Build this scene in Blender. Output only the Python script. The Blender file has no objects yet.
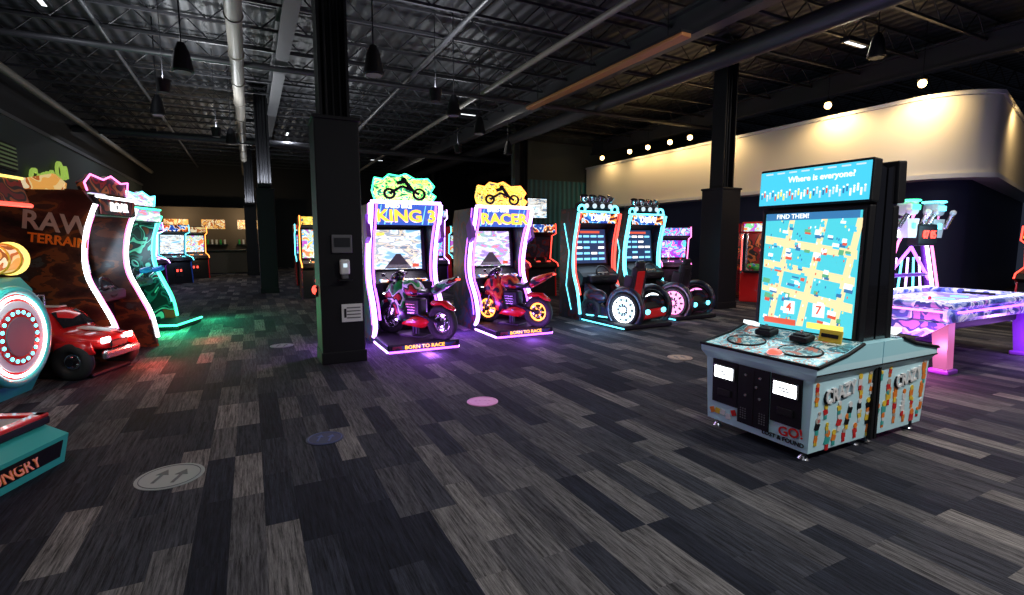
import bpy, bmesh, math, random
from mathutils import Matrix, Vector, Euler
rnd = random.Random(7)
sc = bpy.context.scene
sc.view_settings.view_transform = 'Standard'
sc.view_settings.look = 'None'
COL = sc.collection
MATS = {}

# ---------------------------------------------------------------- materials
def mat(name, col, rough=.5, metal=0., emit=None, es=0., bump=None, coat=0.):
    m = bpy.data.materials.new(name); m.use_nodes = True
    n = m.node_tree.nodes; l = m.node_tree.links
    p = n['Principled BSDF']
    p.inputs['Base Color'].default_value = (*col, 1)
    p.inputs['Roughness'].default_value = rough
    p.inputs['Metallic'].default_value = metal
    p.inputs['Coat Weight'].default_value = coat
    if emit:
        p.inputs['Emission Color'].default_value = (*emit, 1)
        p.inputs['Emission Strength'].default_value = es
    if bump:
        tc = n.new('ShaderNodeTexCoord'); t = n.new('ShaderNodeTexNoise')
        t.inputs['Scale'].default_value = bump[0]
        b = n.new('ShaderNodeBump'); b.inputs['Strength'].default_value = bump[1]
        l.new(tc.outputs['Object'], t.inputs['Vector'])
        l.new(t.outputs['Fac'], b.inputs['Height']); l.new(b.outputs['Normal'], p.inputs['Normal'])
    MATS[name] = m
    return m

def gmat(name, cols, scale=6, es=0., stretch=(1, 1, 1), rough=.35, detail=1, dist=.9):
    m = bpy.data.materials.new(name); m.use_nodes = True
    n = m.node_tree.nodes; l = m.node_tree.links; p = n['Principled BSDF']
    tc = n.new('ShaderNodeTexCoord'); mp = n.new('ShaderNodeMapping')
    mp.inputs['Scale'].default_value = stretch
    t = n.new('ShaderNodeTexNoise'); t.inputs['Scale'].default_value = scale
    t.inputs['Detail'].default_value = detail; t.inputs['Distortion'].default_value = dist
    r = n.new('ShaderNodeValToRGB'); r.color_ramp.interpolation = 'CONSTANT'
    e = r.color_ramp.elements
    k = len(cols)
    e[0].position = 0; e[0].color = (*cols[0], 1)
    e[1].position = .32 + .36 * (k - 1) / k; e[1].color = (*cols[-1], 1)
    for i in range(1, k - 1):
        x = e.new(.32 + .36 * i / k); x.color = (*cols[i], 1)
    l.new(tc.outputs['Object'], mp.inputs['Vector']); l.new(mp.outputs[0], t.inputs['Vector'])
    l.new(t.outputs['Fac'], r.inputs['Fac'])
    l.new(r.outputs['Color'], p.inputs['Base Color'])
    p.inputs['Roughness'].default_value = rough
    if es:
        l.new(r.outputs['Color'], p.inputs['Emission Color']); p.inputs['Emission Strength'].default_value = es
    MATS[name] = m
    return m

mat('black', (.005, .005, .007), .6)
MATS['black'].node_tree.nodes['Principled BSDF'].inputs['Specular IOR Level'].default_value = .25
mat('black_gloss', (.008, .008, .01), .15, coat=.5)
mat('dark_metal', (.03, .03, .035), .4, .7)
mat('grey', (.12, .12, .13), .5)
mat('light_grey', (.4, .4, .42), .5)
mat('silver', (.55, .55, .58), .25, .9)
mat('chrome', (.8, .8, .82), .12, 1)
mat('rubber', (.015, .015, .015), .7)
mat('white', (.75, .75, .75), .4)
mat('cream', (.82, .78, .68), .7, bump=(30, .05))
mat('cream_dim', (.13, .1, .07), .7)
mat('navy', (.007, .012, .045), .7)
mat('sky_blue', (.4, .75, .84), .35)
mat('sky_side_lit', (.55, .84, .92), .35)  # paler copy of the sky blue, lifted to make up for weak side light
mat('teal', (.04, .42, .38), .35, coat=.3)
mat('red', (.65, .015, .015), .25, coat=.6)
mat('orange', (.85, .22, .02), .35)
mat('yellow', (.8, .55, .04), .4)
mat('green', (.03, .4, .08), .3, coat=.5)
mat('blue', (.02, .1, .5), .35, coat=.4)
mat('pink', (.8, .12, .35), .4)
mat('purple', (.2, .04, .4), .4)
mat('vinyl', (.015, .015, .017), .35)
mat('brown_warm_lit', (.4, .16, .05), .6)  # warm light on the cable tray is put into this raised brown
mat('print_white', (.42, .36, .32), .5)
mat('lime_sign', (.3, .5, .05), .4, emit=(.6, .9, .15), es=.45)
mat('lime_dim', (.2, .26, .1), .5, emit=(.5, .7, .3), es=.05)
def em(n, c, s): mat(n, (.02, .02, .02), .4, emit=c, es=s)
em('led_purple', (.62, .32, 1), 7.0)
em('led_violet', (.45, .1, 1), 5)
em('led_white', (.9, .95, 1), 6)
em('wheel_glow', (.45, .8, 1), 1.6)
em('wheel_glow_pink', (.9, .45, .7), 1.3)
em('led_cyan', (.12, .8, 1), 4)
em('led_blue', (.1, .3, 1), 4)
em('led_red', (1, .06, .04), 3.6)
em('led_pink', (1, .2, .6), 3.4)
em('led_green', (.05, 1, .45), 4)
em('led_orange', (1, .3, .05), 4)
em('led_yellow', (1, .7, .15), 2.0)
em('leg_pink', (.95, .2, .5), .6)
em('bulb', (1, .62, .22), 14)
em('tube_white', (.9, .95, 1), 2.2)
em('txt_orange', (1, .42, .03), 2.6)
em('txt_white', (1, 1, 1), 2.0)
em('txt_blue', (.2, .6, 1), 1.8)
em('hdr_blue', (.04, .12, .6), 1.3)
em('road', (.98, .78, .42), 1.2)
em('map_cyan', (.08, .68, .8), 1.1)
em('map_green', (.15, .6, .3), .9)
em('map_red', (.9, .12, .06), 1)
em('map_yellow', (1, .8, .15), 1.3)
em('map_white', (.9, .97, 1), 1.4)
em('map_blue', (.04, .22, .5), 1)
em('marquee_cyan', (.06, .6, .85), 1.2)
em('screen_pale', (.6, .75, .85), 1.2)
em('screen_dark', (.02, .05, .16), .8)
gmat('art_race', [(.02, .05, .3), (.05, .3, .7), (.9, .9, .9), (.9, .4, .05), (.6, .05, .03), (.02, .02, .02)], 6, 1.2)
gmat('art_green', [(.01, .08, .04), (.02, .5, .12), (.5, .95, .15), (.95, .95, .3), (.05, .6, .3), (.02, .15, .08)], 9, 1.8, (1, 1, 1.6), detail=2)
gmat('art_yellow', [(.1, .03, .02), (.95, .5, .02), (.9, .9, .2), (.95, .25, .02), (.6, .7, .1), (.1, .1, .1)], 9, 1.6, (1, 1, 1.6), detail=2)
gmat('art_game', [(.2, .42, .62), (.5, .7, .85), (.9, .95, 1), (.3, .36, .4), (.7, .6, .45), (.15, .2, .28)], 3.2, 1.4, (1, 1, 3.2), dist=.3, detail=2)
gmat('art_game_pink', [(.35, .25, .6), (.7, .6, .9), (.95, .9, .95), (.3, .55, .45), (.45, .3, .7), (.8, .25, .3)], 3.2, 1.25, (1, 1, 3.2), dist=.3, detail=2)
gmat('art_desert', [(.012, .006, .005), (.03, .01, .008), (.05, .02, .012), (.13, .045, .015), (.03, .018, .014), (.04, .05, .05)], 1.8, .03, (1, 1, 2.2), detail=8, dist=.1)
gmat('art_comic', [(.3, .68, .78), (.45, .8, .85), (.85, .9, .88), (.2, .5, .6), (.8, .2, .1), (.3, .68, .78)], 12, 0.05, detail=2, dist=1.0)
gmat('art_comic_dark', [(.02, .1, .13), (.15, .45, .5), (.03, .15, .2), (.6, .65, .6), (.02, .12, .16), (.5, .1, .05)], 10, 0, detail=2, dist=1.0)
gmat('art_neon', [(.3, .02, .5), (.05, .2, .8), (.9, .2, .6), (.1, .8, .9), (.3, .05, .5), (.8, .8, 1)], 4, 1.1)
gmat('art_hockey', [(.3, .2, .65), (.5, .45, .9), (.25, .18, .65), (.65, .6, .95), (.2, .2, .7), (.45, .4, .85)], 1.6, .6)
gmat('art_apron', [(.04, .05, .25), (.08, .12, .5), (.35, .38, .75), (.75, .7, .95), (.06, .07, .35), (.45, .2, .6)], 3.2, .28, detail=2)
gmat('art_teal', [(.005, .02, .02), (.01, .12, .1), (.005, .03, .03), (.15, .6, .45), (.005, .02, .03), (.2, .05, .02)], 3, .12)
gmat('art_mixed', [(.9, .2, .1), (.95, .7, .1), (.1, .4, .9), (.9, .9, .9), (.2, .7, .3), (.5, .1, .6)], 6, 1.1)
gmat('art_carbody', [(.01, .01, .016), (.012, .02, .05), (.01, .01, .01), (.12, .015, .02), (.02, .05, .1), (.04, .04, .05)], 3, 0, dist=1.2)
gmat('art_bikegreen', [(.01, .01, .01), (.02, .3, .06), (.02, .4, .08), (.8, .8, .8), (.01, .01, .01), (.5, .02, .02)], 5, 0, dist=.6)
gmat('art_bikered', [(.01, .01, .01), (.55, .01, .01), (.65, .02, .015), (.7, .15, .02), (.5, .01, .01), (.02, .01, .01)], 5, 0, dist=.6)
gmat('art_warm', [(.9, .45, .1), (.95, .7, .3), (.5, .15, .03), (.95, .8, .5), (.3, .1, .02), (.8, .4, .1)], 3, .6)
gmat('art_redside', [(.02, .01, .01), (.3, .02, .015), (.02, .015, .015), (.4, .12, .03), (.015, .015, .015), (.2, .015, .015)], 3, 0.03)

def carpet():
    m = bpy.data.materials.new('carpet_planks'); m.use_nodes = True
    n = m.node_tree.nodes; l = m.node_tree.links; p = n['Principled BSDF']
    p.inputs['Roughness'].default_value = .95
    p.inputs['Specular IOR Level'].default_value = .2
    tc = n.new('ShaderNodeTexCoord')
    mp = n.new('ShaderNodeMapping'); mp.inputs['Rotation'].default_value = (0, 0, math.radians(90))
    l.new(tc.outputs['Object'], mp.inputs['Vector'])
    b = n.new('ShaderNodeTexBrick'); b.inputs['Scale'].default_value = 1
    b.inputs['Brick Width'].default_value = .72; b.inputs['Row Height'].default_value = .18
    b.inputs['Mortar Size'].default_value = 0; b.offset = .37; b.offset_frequency = 3; b.squash = 1
    b.inputs['Color1'].default_value = (0, 0, 0, 1); b.inputs['Color2'].default_value = (1, 1, 1, 1)
    l.new(mp.outputs[0], b.inputs['Vector'])
    tone = n.new('ShaderNodeValToRGB'); e = tone.color_ramp.elements
    e[0].position = 0; e[0].color = (.006, .007, .012, 1)
    e[1].position = 1; e[1].color = (.135, .124, .118, 1)
    for pos, c in ((.25, (.013, .015, .023)), (.5, (.03, .031, .038)), (.7, (.05, .048, .052)), (.87, (.085, .08, .08))):
        x = e.new(pos); x.color = (*c, 1)
    l.new(b.outputs['Color'], tone.inputs['Fac'])
    ms = n.new('ShaderNodeMapping'); ms.inputs['Scale'].default_value = (42, 2.2, 1)
    l.new(tc.outputs['Object'], ms.inputs['Vector'])
    add = n.new('ShaderNodeVectorMath'); add.operation = 'ADD'
    sc2 = n.new('ShaderNodeVectorMath'); sc2.operation = 'SCALE'; sc2.inputs['Scale'].default_value = 17
    l.new(b.outputs['Color'], sc2.inputs[0]); l.new(ms.outputs[0], add.inputs[0]); l.new(sc2.outputs[0], add.inputs[1])
    ns = n.new('ShaderNodeTexNoise'); ns.inputs['Scale'].default_value = 1.4; ns.inputs['Detail'].default_value = 6
    ns.inputs['Roughness'].default_value = .8
    l.new(add.outputs[0], ns.inputs['Vector'])
    r = n.new('ShaderNodeMapRange'); r.inputs['From Min'].default_value = .38; r.inputs['From Max'].default_value = .64
    r.inputs['To Min'].default_value = .25; r.inputs['To Max'].default_value = 1.9
    l.new(ns.outputs['Fac'], r.inputs['Value'])
    mul = n.new('ShaderNodeVectorMath'); mul.operation = 'SCALE'
    l.new(tone.outputs['Color'], mul.inputs[0]); l.new(r.outputs[0], mul.inputs['Scale'])
    l.new(mul.outputs[0], p.inputs['Base Color'])
    bp = n.new('ShaderNodeBump'); bp.inputs['Strength'].default_value = .25; bp.inputs['Distance'].default_value = .01
    l.new(ns.outputs['Fac'], bp.inputs['Height']); l.new(bp.outputs[0], p.inputs['Normal'])
    MATS['carpet'] = m
carpet()

def rib_mat(name, col, scale, axis='X', rough=.5, strength=.6):
    m = mat(name, col, rough)
    n = m.node_tree.nodes; l = m.node_tree.links; p = n['Principled BSDF']
    tc = n.new('ShaderNodeTexCoord'); w = n.new('ShaderNodeTexWave'); w.bands_direction = axis
    w.inputs['Scale'].default_value = scale
    l.new(tc.outputs['Object'], w.inputs['Vector'])
    b = n.new('ShaderNodeBump'); b.inputs['Strength'].default_value = strength; b.inputs['Distance'].default_value = .05
    l.new(w.outputs['Fac'], b.inputs['Height']); l.new(b.outputs[0], p.inputs['Normal'])
    mx = n.new('ShaderNodeMix'); mx.data_type = 'RGBA'
    mx.inputs[6].default_value = (*[c * .35 for c in col], 1); mx.inputs[7].default_value = (*col, 1)
    l.new(w.outputs['Fac'], mx.inputs[0]); l.new(mx.outputs[2], p.inputs['Base Color'])
rib_mat('deck', (.034, .035, .04), 1.1, 'X')
rib_mat('corrugated_teal', (.03, .2, .27), 1.3, 'X')
mat('joist', (.027, .027, .031), .45)
mat('duct', (.15, .135, .115), .5, .2)
mat('wall_grey', (.055, .07, .07), .8, bump=(20, .05))
mat('wall_dark', (.012, .012, .014), .8, bump=(20, .05))

# ---------------------------------------------------------------- builder
class B:
    def __init__(s):
        s.v = []; s.f = []; s.m = []; s.sm = []; s.names = []; s.M = Matrix.Identity(4)
    def mi(s, n):
        if n not in s.names: s.names.append(n)
        return s.names.index(n)
    def add(s, vs, fs, m, sm=False, M=None):
        T = s.M @ M if M is not None else s.M
        o = len(s.v); k = s.mi(m)
        s.v += [tuple(T @ Vector(p)) for p in vs]
        for f in fs:
            s.f.append([o + i for i in f]); s.m.append(k); s.sm.append(sm)
    def box(s, c, d, m, bev=0, rot=(0, 0, 0)):
        M = Matrix.Translation(c) @ Euler([math.radians(a) for a in rot]).to_matrix().to_4x4()
        bm = bmesh.new(); bmesh.ops.create_cube(bm, size=1)
        for v in bm.verts: v.co = Vector((v.co.x * d[0], v.co.y * d[1], v.co.z * d[2]))
        if bev:
            bmesh.ops.bevel(bm, geom=bm.edges[:], offset=min(bev, min(d) * .45), segments=2, affect='EDGES', profile=.5)
        bm.verts.index_update()
        s.add([v.co.copy() for v in bm.verts], [[v.index for v in f.verts] for f in bm.faces], m, False, M)
        bm.free()
    def prism(s, prof, a0, a1, m, axis='x', M=None):
        n = len(prof); vs = []
        for a in (a0, a1):
            for (p, q) in prof:
                vs.append({'x': (a, p, q), 'y': (p, a, q), 'z': (p, q, a)}[axis])
        fs = [list(range(n)), list(range(2 * n - 1, n - 1, -1))]
        for i in range(n):
            j = (i + 1) % n; fs.append([i, i + n, j + n, j][::-1])
        s.add(vs, fs, m, False, M)
    def puff(s, prof, w, m, cx=0.):
        """rounded panel: side profile (y,z) swelling across x"""
        n = len(prof); cy = sum(p[0] for p in prof) / n; cz = sum(p[1] for p in prof) / n
        R = [(-1, .5), (-.85, .78), (-.5, .95), (0, 1), (.5, .95), (.85, .78), (1, .5)]
        vs = []; fs = []
        for t, k in R:
            for p in prof: vs.append((cx + t * w, cy + (p[0] - cy) * k, cz + (p[1] - cz) * k))
        for i in range(len(R) - 1):
            for j in range(n): fs.append([i * n + j, i * n + (j + 1) % n, (i + 1) * n + (j + 1) % n, (i + 1) * n + j])
        fs.append(list(range(n))); fs.append(list(range((len(R) - 1) * n, len(R) * n))[::-1])
        s.add(vs, fs, m, True)
    def cyl(s, p0, p1, r0, m, r1=None, seg=16, caps=True):
        p0 = Vector(p0); p1 = Vector(p1); r1 = r0 if r1 is None else r1
        d = p1 - p0; q = d.to_track_quat('Z', 'Y').to_matrix()
        vs = []
        for p, r in ((p0, r0), (p1, r1)):
            for i in range(seg):
                a = 2 * math.pi * i / seg
                vs.append(p + q @ Vector((math.cos(a) * r, math.sin(a) * r, 0)))
        s.add(vs, [[i, (i + 1) % seg, seg + (i + 1) % seg, seg + i] for i in range(seg)], m, True)
        if caps: s.add(vs, [list(range(seg - 1, -1, -1)), list(range(seg, 2 * seg))], m)
    def tube(s, path, r, m, seg=8):
        for a, b in zip(path[:-1], path[1:]):
            if (Vector(a) - Vector(b)).length > 1e-5: s.cyl(a, b, r, m, seg=seg)
    def torus(s, c, R, r, m, axis='x', S=28, T=10):
        vs = []; fs = []
        for i in range(S):
            a = 2 * math.pi * i / S
            for j in range(T):
                b = 2 * math.pi * j / T
                x = (R + r * math.cos(b)) * math.cos(a); y = (R + r * math.cos(b)) * math.sin(a); z = r * math.sin(b)
                p = {'x': (z, x, y), 'y': (x, z, y), 'z': (x, y, z)}[axis]
                vs.append(Vector(p) + Vector(c))
        for i in range(S):
            for j in range(T):
                fs.append([i * T + j, ((i + 1) % S) * T + j, ((i + 1) % S) * T + (j + 1) % T, i * T + (j + 1) % T])
        s.add(vs, fs, m, True)
    def ell(s, c, r, m, rot=(0, 0, 0), S=18, T=10):
        M = Matrix.Translation(c) @ Euler([math.radians(a) for a in rot]).to_matrix().to_4x4()
        vs = [(0, 0, r[2])]; fs = []
        for j in range(1, T):
            t = math.pi * j / T
            for i in range(S):
                a = 2 * math.pi * i / S
                vs.append((r[0] * math.sin(t) * math.cos(a), r[1] * math.sin(t) * math.sin(a), r[2] * math.cos(t)))
        vs.append((0, 0, -r[2]))
        for i in range(S): fs.append([0, 1 + i, 1 + (i + 1) % S])
        for j in range(T - 2):
            for i in range(S):
                a = 1 + j * S
                fs.append([a + i, a + S + i, a + S + (i + 1) % S, a + (i + 1) % S])
        a = 1 + (T - 2) * S
        for i in range(S): fs.append([a + i, len(vs) - 1, a + (i + 1) % S])
        s.add(vs, fs, m, True, M)
    def quad(s, pts, m): s.add(pts, [[0, 1, 2, 3]], m)
    def text(s, body, size, M, m, ext=.004):
        cu = bpy.data.curves.new('t', 'FONT'); cu.body = body; cu.size = size; cu.extrude = ext
        cu.align_x = 'CENTER'; cu.align_y = 'CENTER'; cu.resolution_u = 3; cu.offset = size * .02
        o = bpy.data.objects.new('t', cu); COL.objects.link(o)
        bpy.context.view_layer.update()
        me = o.to_mesh()
        s.add([v.co.copy() for v in me.vertices], [list(p.vertices) for p in me.polygons], m, False, M)
        o.to_mesh_clear(); bpy.data.objects.remove(o); bpy.data.curves.remove(cu)
    def obj(s, name, loc=(0, 0, 0), rz=0):
        me = bpy.data.meshes.new(name); me.from_pydata(s.v, [], s.f)
        for nme in s.names: me.materials.append(MATS[nme])
        me.polygons.foreach_set('material_index', s.m)
        me.polygons.foreach_set('use_smooth', s.sm)
        me.update()
        bm = bmesh.new(); bm.from_mesh(me); bmesh.ops.recalc_face_normals(bm, faces=bm.faces[:]); bm.to_mesh(me); bm.free()
        o = bpy.data.objects.new(name, me); COL.objects.link(o)
        o.location = loc; o.rotation_euler = (0, 0, math.radians(rz))
        return o

def T(x, y, z): return Matrix.Translation((x, y, z))
def Rx(a): return Matrix.Rotation(math.radians(a), 4, 'X')
def Ry(a): return Matrix.Rotation(math.radians(a), 4, 'Y')
def Rz(a): return Matrix.Rotation(math.radians(a), 4, 'Z')
def crom(P, n=6):
    out = []
    P = [Vector(p) for p in P]
    for i in range(len(P) - 1):
        p0 = P[max(i - 1, 0)]; p1 = P[i]; p2 = P[i + 1]; p3 = P[min(i + 2, len(P) - 1)]
        for k in range(n):
            t = k / n
            out.append(.5 * ((2 * p1) + (-p0 + p2) * t + (2 * p0 - 5 * p1 + 4 * p2 - p3) * t * t + (-p0 + 3 * p1 - 3 * p2 + p3) * t ** 3))
    out.append(P[-1]); return [tuple(p) for p in out]

def light(name, kind, loc, energy, col, size=.1, size_y=None, rot=(0, 0, 0), parent=None):
    L = bpy.data.lights.new(name, kind); L.energy = energy; L.color = col
    if kind == 'AREA':
        L.size = size
        if size_y: L.shape = 'RECTANGLE'; L.size_y = size_y
    else: L.shadow_soft_size = size
    if kind == 'SPOT': L.spot_size = math.radians(165); L.spot_blend = .6
    o = bpy.data.objects.new(name, L); COL.objects.link(o)
    o.location = loc; o.rotation_euler = [math.radians(a) for a in rot]
    if parent: o.parent = parent
    return o

# ---------------------------------------------------------------- room shell
CZ = 6.3
def slab(name, x0, x1, y0, y1, z0, z1, m):
    b = B(); b.box(((x0 + x1) / 2, (y0 + y1) / 2, (z0 + z1) / 2), (x1 - x0, y1 - y0, z1 - z0), m)
    return b.obj(name)
slab('floor', -5.2, 26, -6, 34.2, -.1, 0, 'carpet')
slab('ceiling', -5.2, 26, -6, 34.2, CZ, CZ + .1, 'deck')
b = B()
b.box((-5.1, 14, 2.3), (.2, 40, 4.6), 'wall_grey')
b.box((-5.12, 14, (4.6 + CZ) / 2), (.16, 40, CZ - 4.6), 'wall_dark')
b.box((-4.98, 14, 4.6), (.08, 40, .1), 'grey')
b.box((-4.98, 14, .1), (.04, 40, .2), 'black')
b.obj('wall_left')
b = B()
for k in range(6):
    y = 10.5 + k * 1.15
    b.box((-4.96, y, 3.6), (.06, 1.1, .62), 'black')
    for j in range(6): b.box((-4.92, y, 3.36 + j * .095), (.02, 1.0, .04), 'lime_dim' if k % 2 else 'light_grey')
b.obj('window_1')
b = B()
b.text('Game On', .8, T(-4.9, 19.0, 3.45) @ Rz(90) @ Rx(90) @ Rz(12), 'lime_sign', .03)
b.obj('wall_sign')
slab('wall_far', -5.2, 26, 34, 34.2, 0, CZ, 'wall_dark')
b = B()
b.box((15.2, 19.4, 2.1), (10.6, .2, 4.2), 'corrugated_teal')
b.box((15.2, 19.42, 5.25), (10.6, .16, 2.1), 'wall_grey')
b.obj('wall_back_right')
b = B()
b.box((11.0, 19.26, 3.0), (1.0, .06, .9), 'black'); b.box((11.0, 19.22, 3.0), (.9, .04, .8), 'art_game')
b.obj('window_2')

def path_bulk(off):
    pts = [(13.5 + off, 19.2), (13.5 + off, 6.9)]
    R = 1.3 - off * 1.0
    cx, cy = 13.5 + 1.3, 6.6
    for i in range(0, 13):
        a = math.radians(180 + 76 * i / 12)
        pts.append((cx + R * math.cos(a), cy + R * math.sin(a)))
    lx, ly = pts[-1]
    d = Vector((math.sin(math.radians(76)), math.cos(math.radians(76))))
    pts.append((lx + d.x * 11, ly + d.y * 11))
    return pts
def ribbon(name, off0, off1, z0, z1, m):
    A = path_bulk(off0); C = path_bulk(off1); n = len(A); b = B(); vs = []; fs = []
    for (a, c) in zip(A, C):
        vs += [(a[0], a[1], z0), (a[0], a[1], z1), (c[0], c[1], z1), (c[0], c[1], z0)]
    for i in range(n - 1):
        for k in range(4):
            fs.append([4 * i + k, 4 * i + (k + 1) % 4, 4 * (i + 1) + (k + 1) % 4, 4 * (i + 1) + k])
    fs += [[0, 1, 2, 3], [4 * n - 4, 4 * n - 3, 4 * n - 2, 4 * n - 1]]
    b.add(vs, fs, m, True); o = b.obj(name)
    md = o.modifiers.new('e', 'EDGE_SPLIT'); md.split_angle = math.radians(40)
    return o
ribbon('wall_bulkhead', 0, .35, 3.1, 4.75, 'cream')
ribbon('trim_1', -.05, .3, 4.75, 4.83, 'white')
ribbon('trim_2', -.06, .5, 3.0, 3.1, 'white')
ribbon('wall_right', .45, .6, 0, 3.0, 'navy')

# ceiling structure
b = B()
y = -4.5
while y < 33.5:
    for z in (CZ - .06, CZ - .5): b.box((10.4, y, z), (31, .06, .05), 'joist')
    x = -5
    while x < 25:
        b.cyl((x, y, CZ - .5), (x + .45, y, CZ - .06), .014, 'joist', seg=4, caps=False)
        b.cyl((x + .45, y, CZ - .06), (x + .9, y, CZ - .5), .014, 'joist', seg=4, caps=False)
        x += .9
    y += 1.25
b.obj('ceiling_joists')
b = B()
for x in (.8, 7.6, 13.9):
    b.box((x, 14, CZ - .35), (.26, 40, .05), 'joist'); b.box((x, 14, CZ - .85), (.26, 40, .05), 'joist'); b.box((x, 14, CZ - .6), (.04, 40, .5), 'joist')
b.obj('ceiling_girders')
b = B()
b.cyl((-.05, -5, 5.35), (-.05, 33, 5.35), .13, 'duct', seg=20)
for k in range(18): b.cyl((-.05, -4 + 2 * k, 5.35), (-.05, -3.93 + 2 * k, 5.35), .15, 'duct', seg=20)
b.cyl((-4.4, -5, 5.2), (-4.4, 33, 5.2), .09, 'duct')
b.cyl((3.6, -5, 5.5), (3.6, 33, 5.5), .05, 'joist')
b.cyl((5.6, -5, 5.45), (5.6, 33, 5.45), .06, 'duct')
b.cyl((9.3, -5, 5.55), (9.3, 33, 5.55), .2, 'joist', seg=20)
b.cyl((-2.3, -5, 5.6), (-2.3, 33, 5.6), .04, 'joist')
b.cyl((-5, 12.7, 5.35), (25, 12.7, 5.35), .06, 'joist')
b.cyl((-5, 22, 5.3), (25, 22, 5.3), .12, 'joist')
b.cyl((-5, 6.2, 5.6), (8, 6.2, 5.6), .04, 'joist')
b.obj('ceiling_ducts')
b = B()
b.box((6.75, 9.5, 5.1), (.22, 5.5, .08), 'brown_warm_lit', .02)
b.box((6.75, 9.5, 5.15), (.26, 5.5, .04), 'dark_metal')
for y in (7.2, 9.5, 11.8): b.cyl((6.75, y, 5.2), (6.75, y, CZ), .01, 'dark_metal', seg=5)
b.obj('cable_tray')

# ---------------------------------------------------------------- columns
def column(loc, w, h, plain=.38):
    b = B()
    b.box((0, 0, h / 2), (w, w, h), 'black', .015)
    b.box((0, 0, .08), (w + .03, w + .03, .16), 'black', .01)
    b.box((0, 0, h + .01), (w + .04, w + .04, .05), 'black', .01)
    for sx in (-1, 1): b.box((sx * plain * .45, 0, (h + CZ) / 2), (.035, plain, CZ - h), 'black')
    b.box((0, 0, (h + CZ) / 2), (plain * .9, .04, CZ - h), 'black')
    for sx in (-.09, 0, .09): b.cyl((sx, -.08, h), (sx, -.08, CZ), .025, 'black', seg=8)
    b.box((0, 0, CZ - .1), (.6, .6, .05), 'black')
    return b.obj('column', loc)
column((1.07, 7.35, 0), .56, 3.2)
column((.5, 17.9, 0), .5, 3.2)
column((.1, 27.2, 0), .5, 3.2)
column((10.2, 8.9, 0), .62, 2.85)
column((9.8, 18.4, 0), .5, 2.85)
column((9.5, 28, 0), .5, 2.85)

b = B()
b.box((0, -.01, 0), (.26, .03, .24), 'grey', .01); b.box((0, -.03, .02), (.2, .01, .12), 'dark_metal')
b.obj('thermostat_panel', (1.08, 7.055, 1.6))
b = B()
b.box((0, -.05, .05), (.12, .1, .2), 'white', .02); b.box((0, -.04, -.08), (.08, .07, .06), 'grey', .01); b.box((0, -.09, -.12), (.16, .16, .01), 'dark_metal')
b.box((0, -.101, .07), (.05, .004, .05), 'screen_pale')
b.obj('hand_sanitizer_dispenser', (1.1, 7.06, 1.25))
b = B()
b.box((0, -.01, 0), (.27, .015, .24), 'white', .003)
for k in range(4): b.box((0.02, -.02, .07 - k * .045), (.18, .003, .015), 'grey')
b.box((-.09, -.02, 0), (.03, .003, .12), 'dark_metal')
b.obj('wall_notice', (1.18, 7.058, .68))
b = B(); b.ell((0, 0, 0), (.04, .04, .06), 'led_red'); b.box((0.03, 0, -.02), (.06, .07, .14), 'black', .01)
b.obj('alarm_beacon', (.755, 7.35, .98))

# ---------------------------------------------------------------- motorcycle
def wheel(b, c, R, tire, rim, w=.07, spokes=8, hub='dark_metal', spoke_m=None, sr=.014, disc=None):
    b.torus(c, R - w * .6, w * .75, tire, 'x', S=36)
    b.torus(c, R - w * 1.5, .018, rim, 'x', S=36)
    c = Vector(c)
    for k in range(spokes):
        a = 2 * math.pi * k / spokes
        b.cyl(c, c + Vector((0, math.cos(a), math.sin(a))) * (R - w * 1.4), sr, spoke_m or rim, seg=6)
    ax = Vector((.06, 0, 0)); b.cyl(c - ax, c + ax, .05, hub)
    if disc:
        dx = Vector((.008, 0, 0)); b.cyl(c - dx, c + dx, R - w * 1.5, disc, seg=32)

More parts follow.
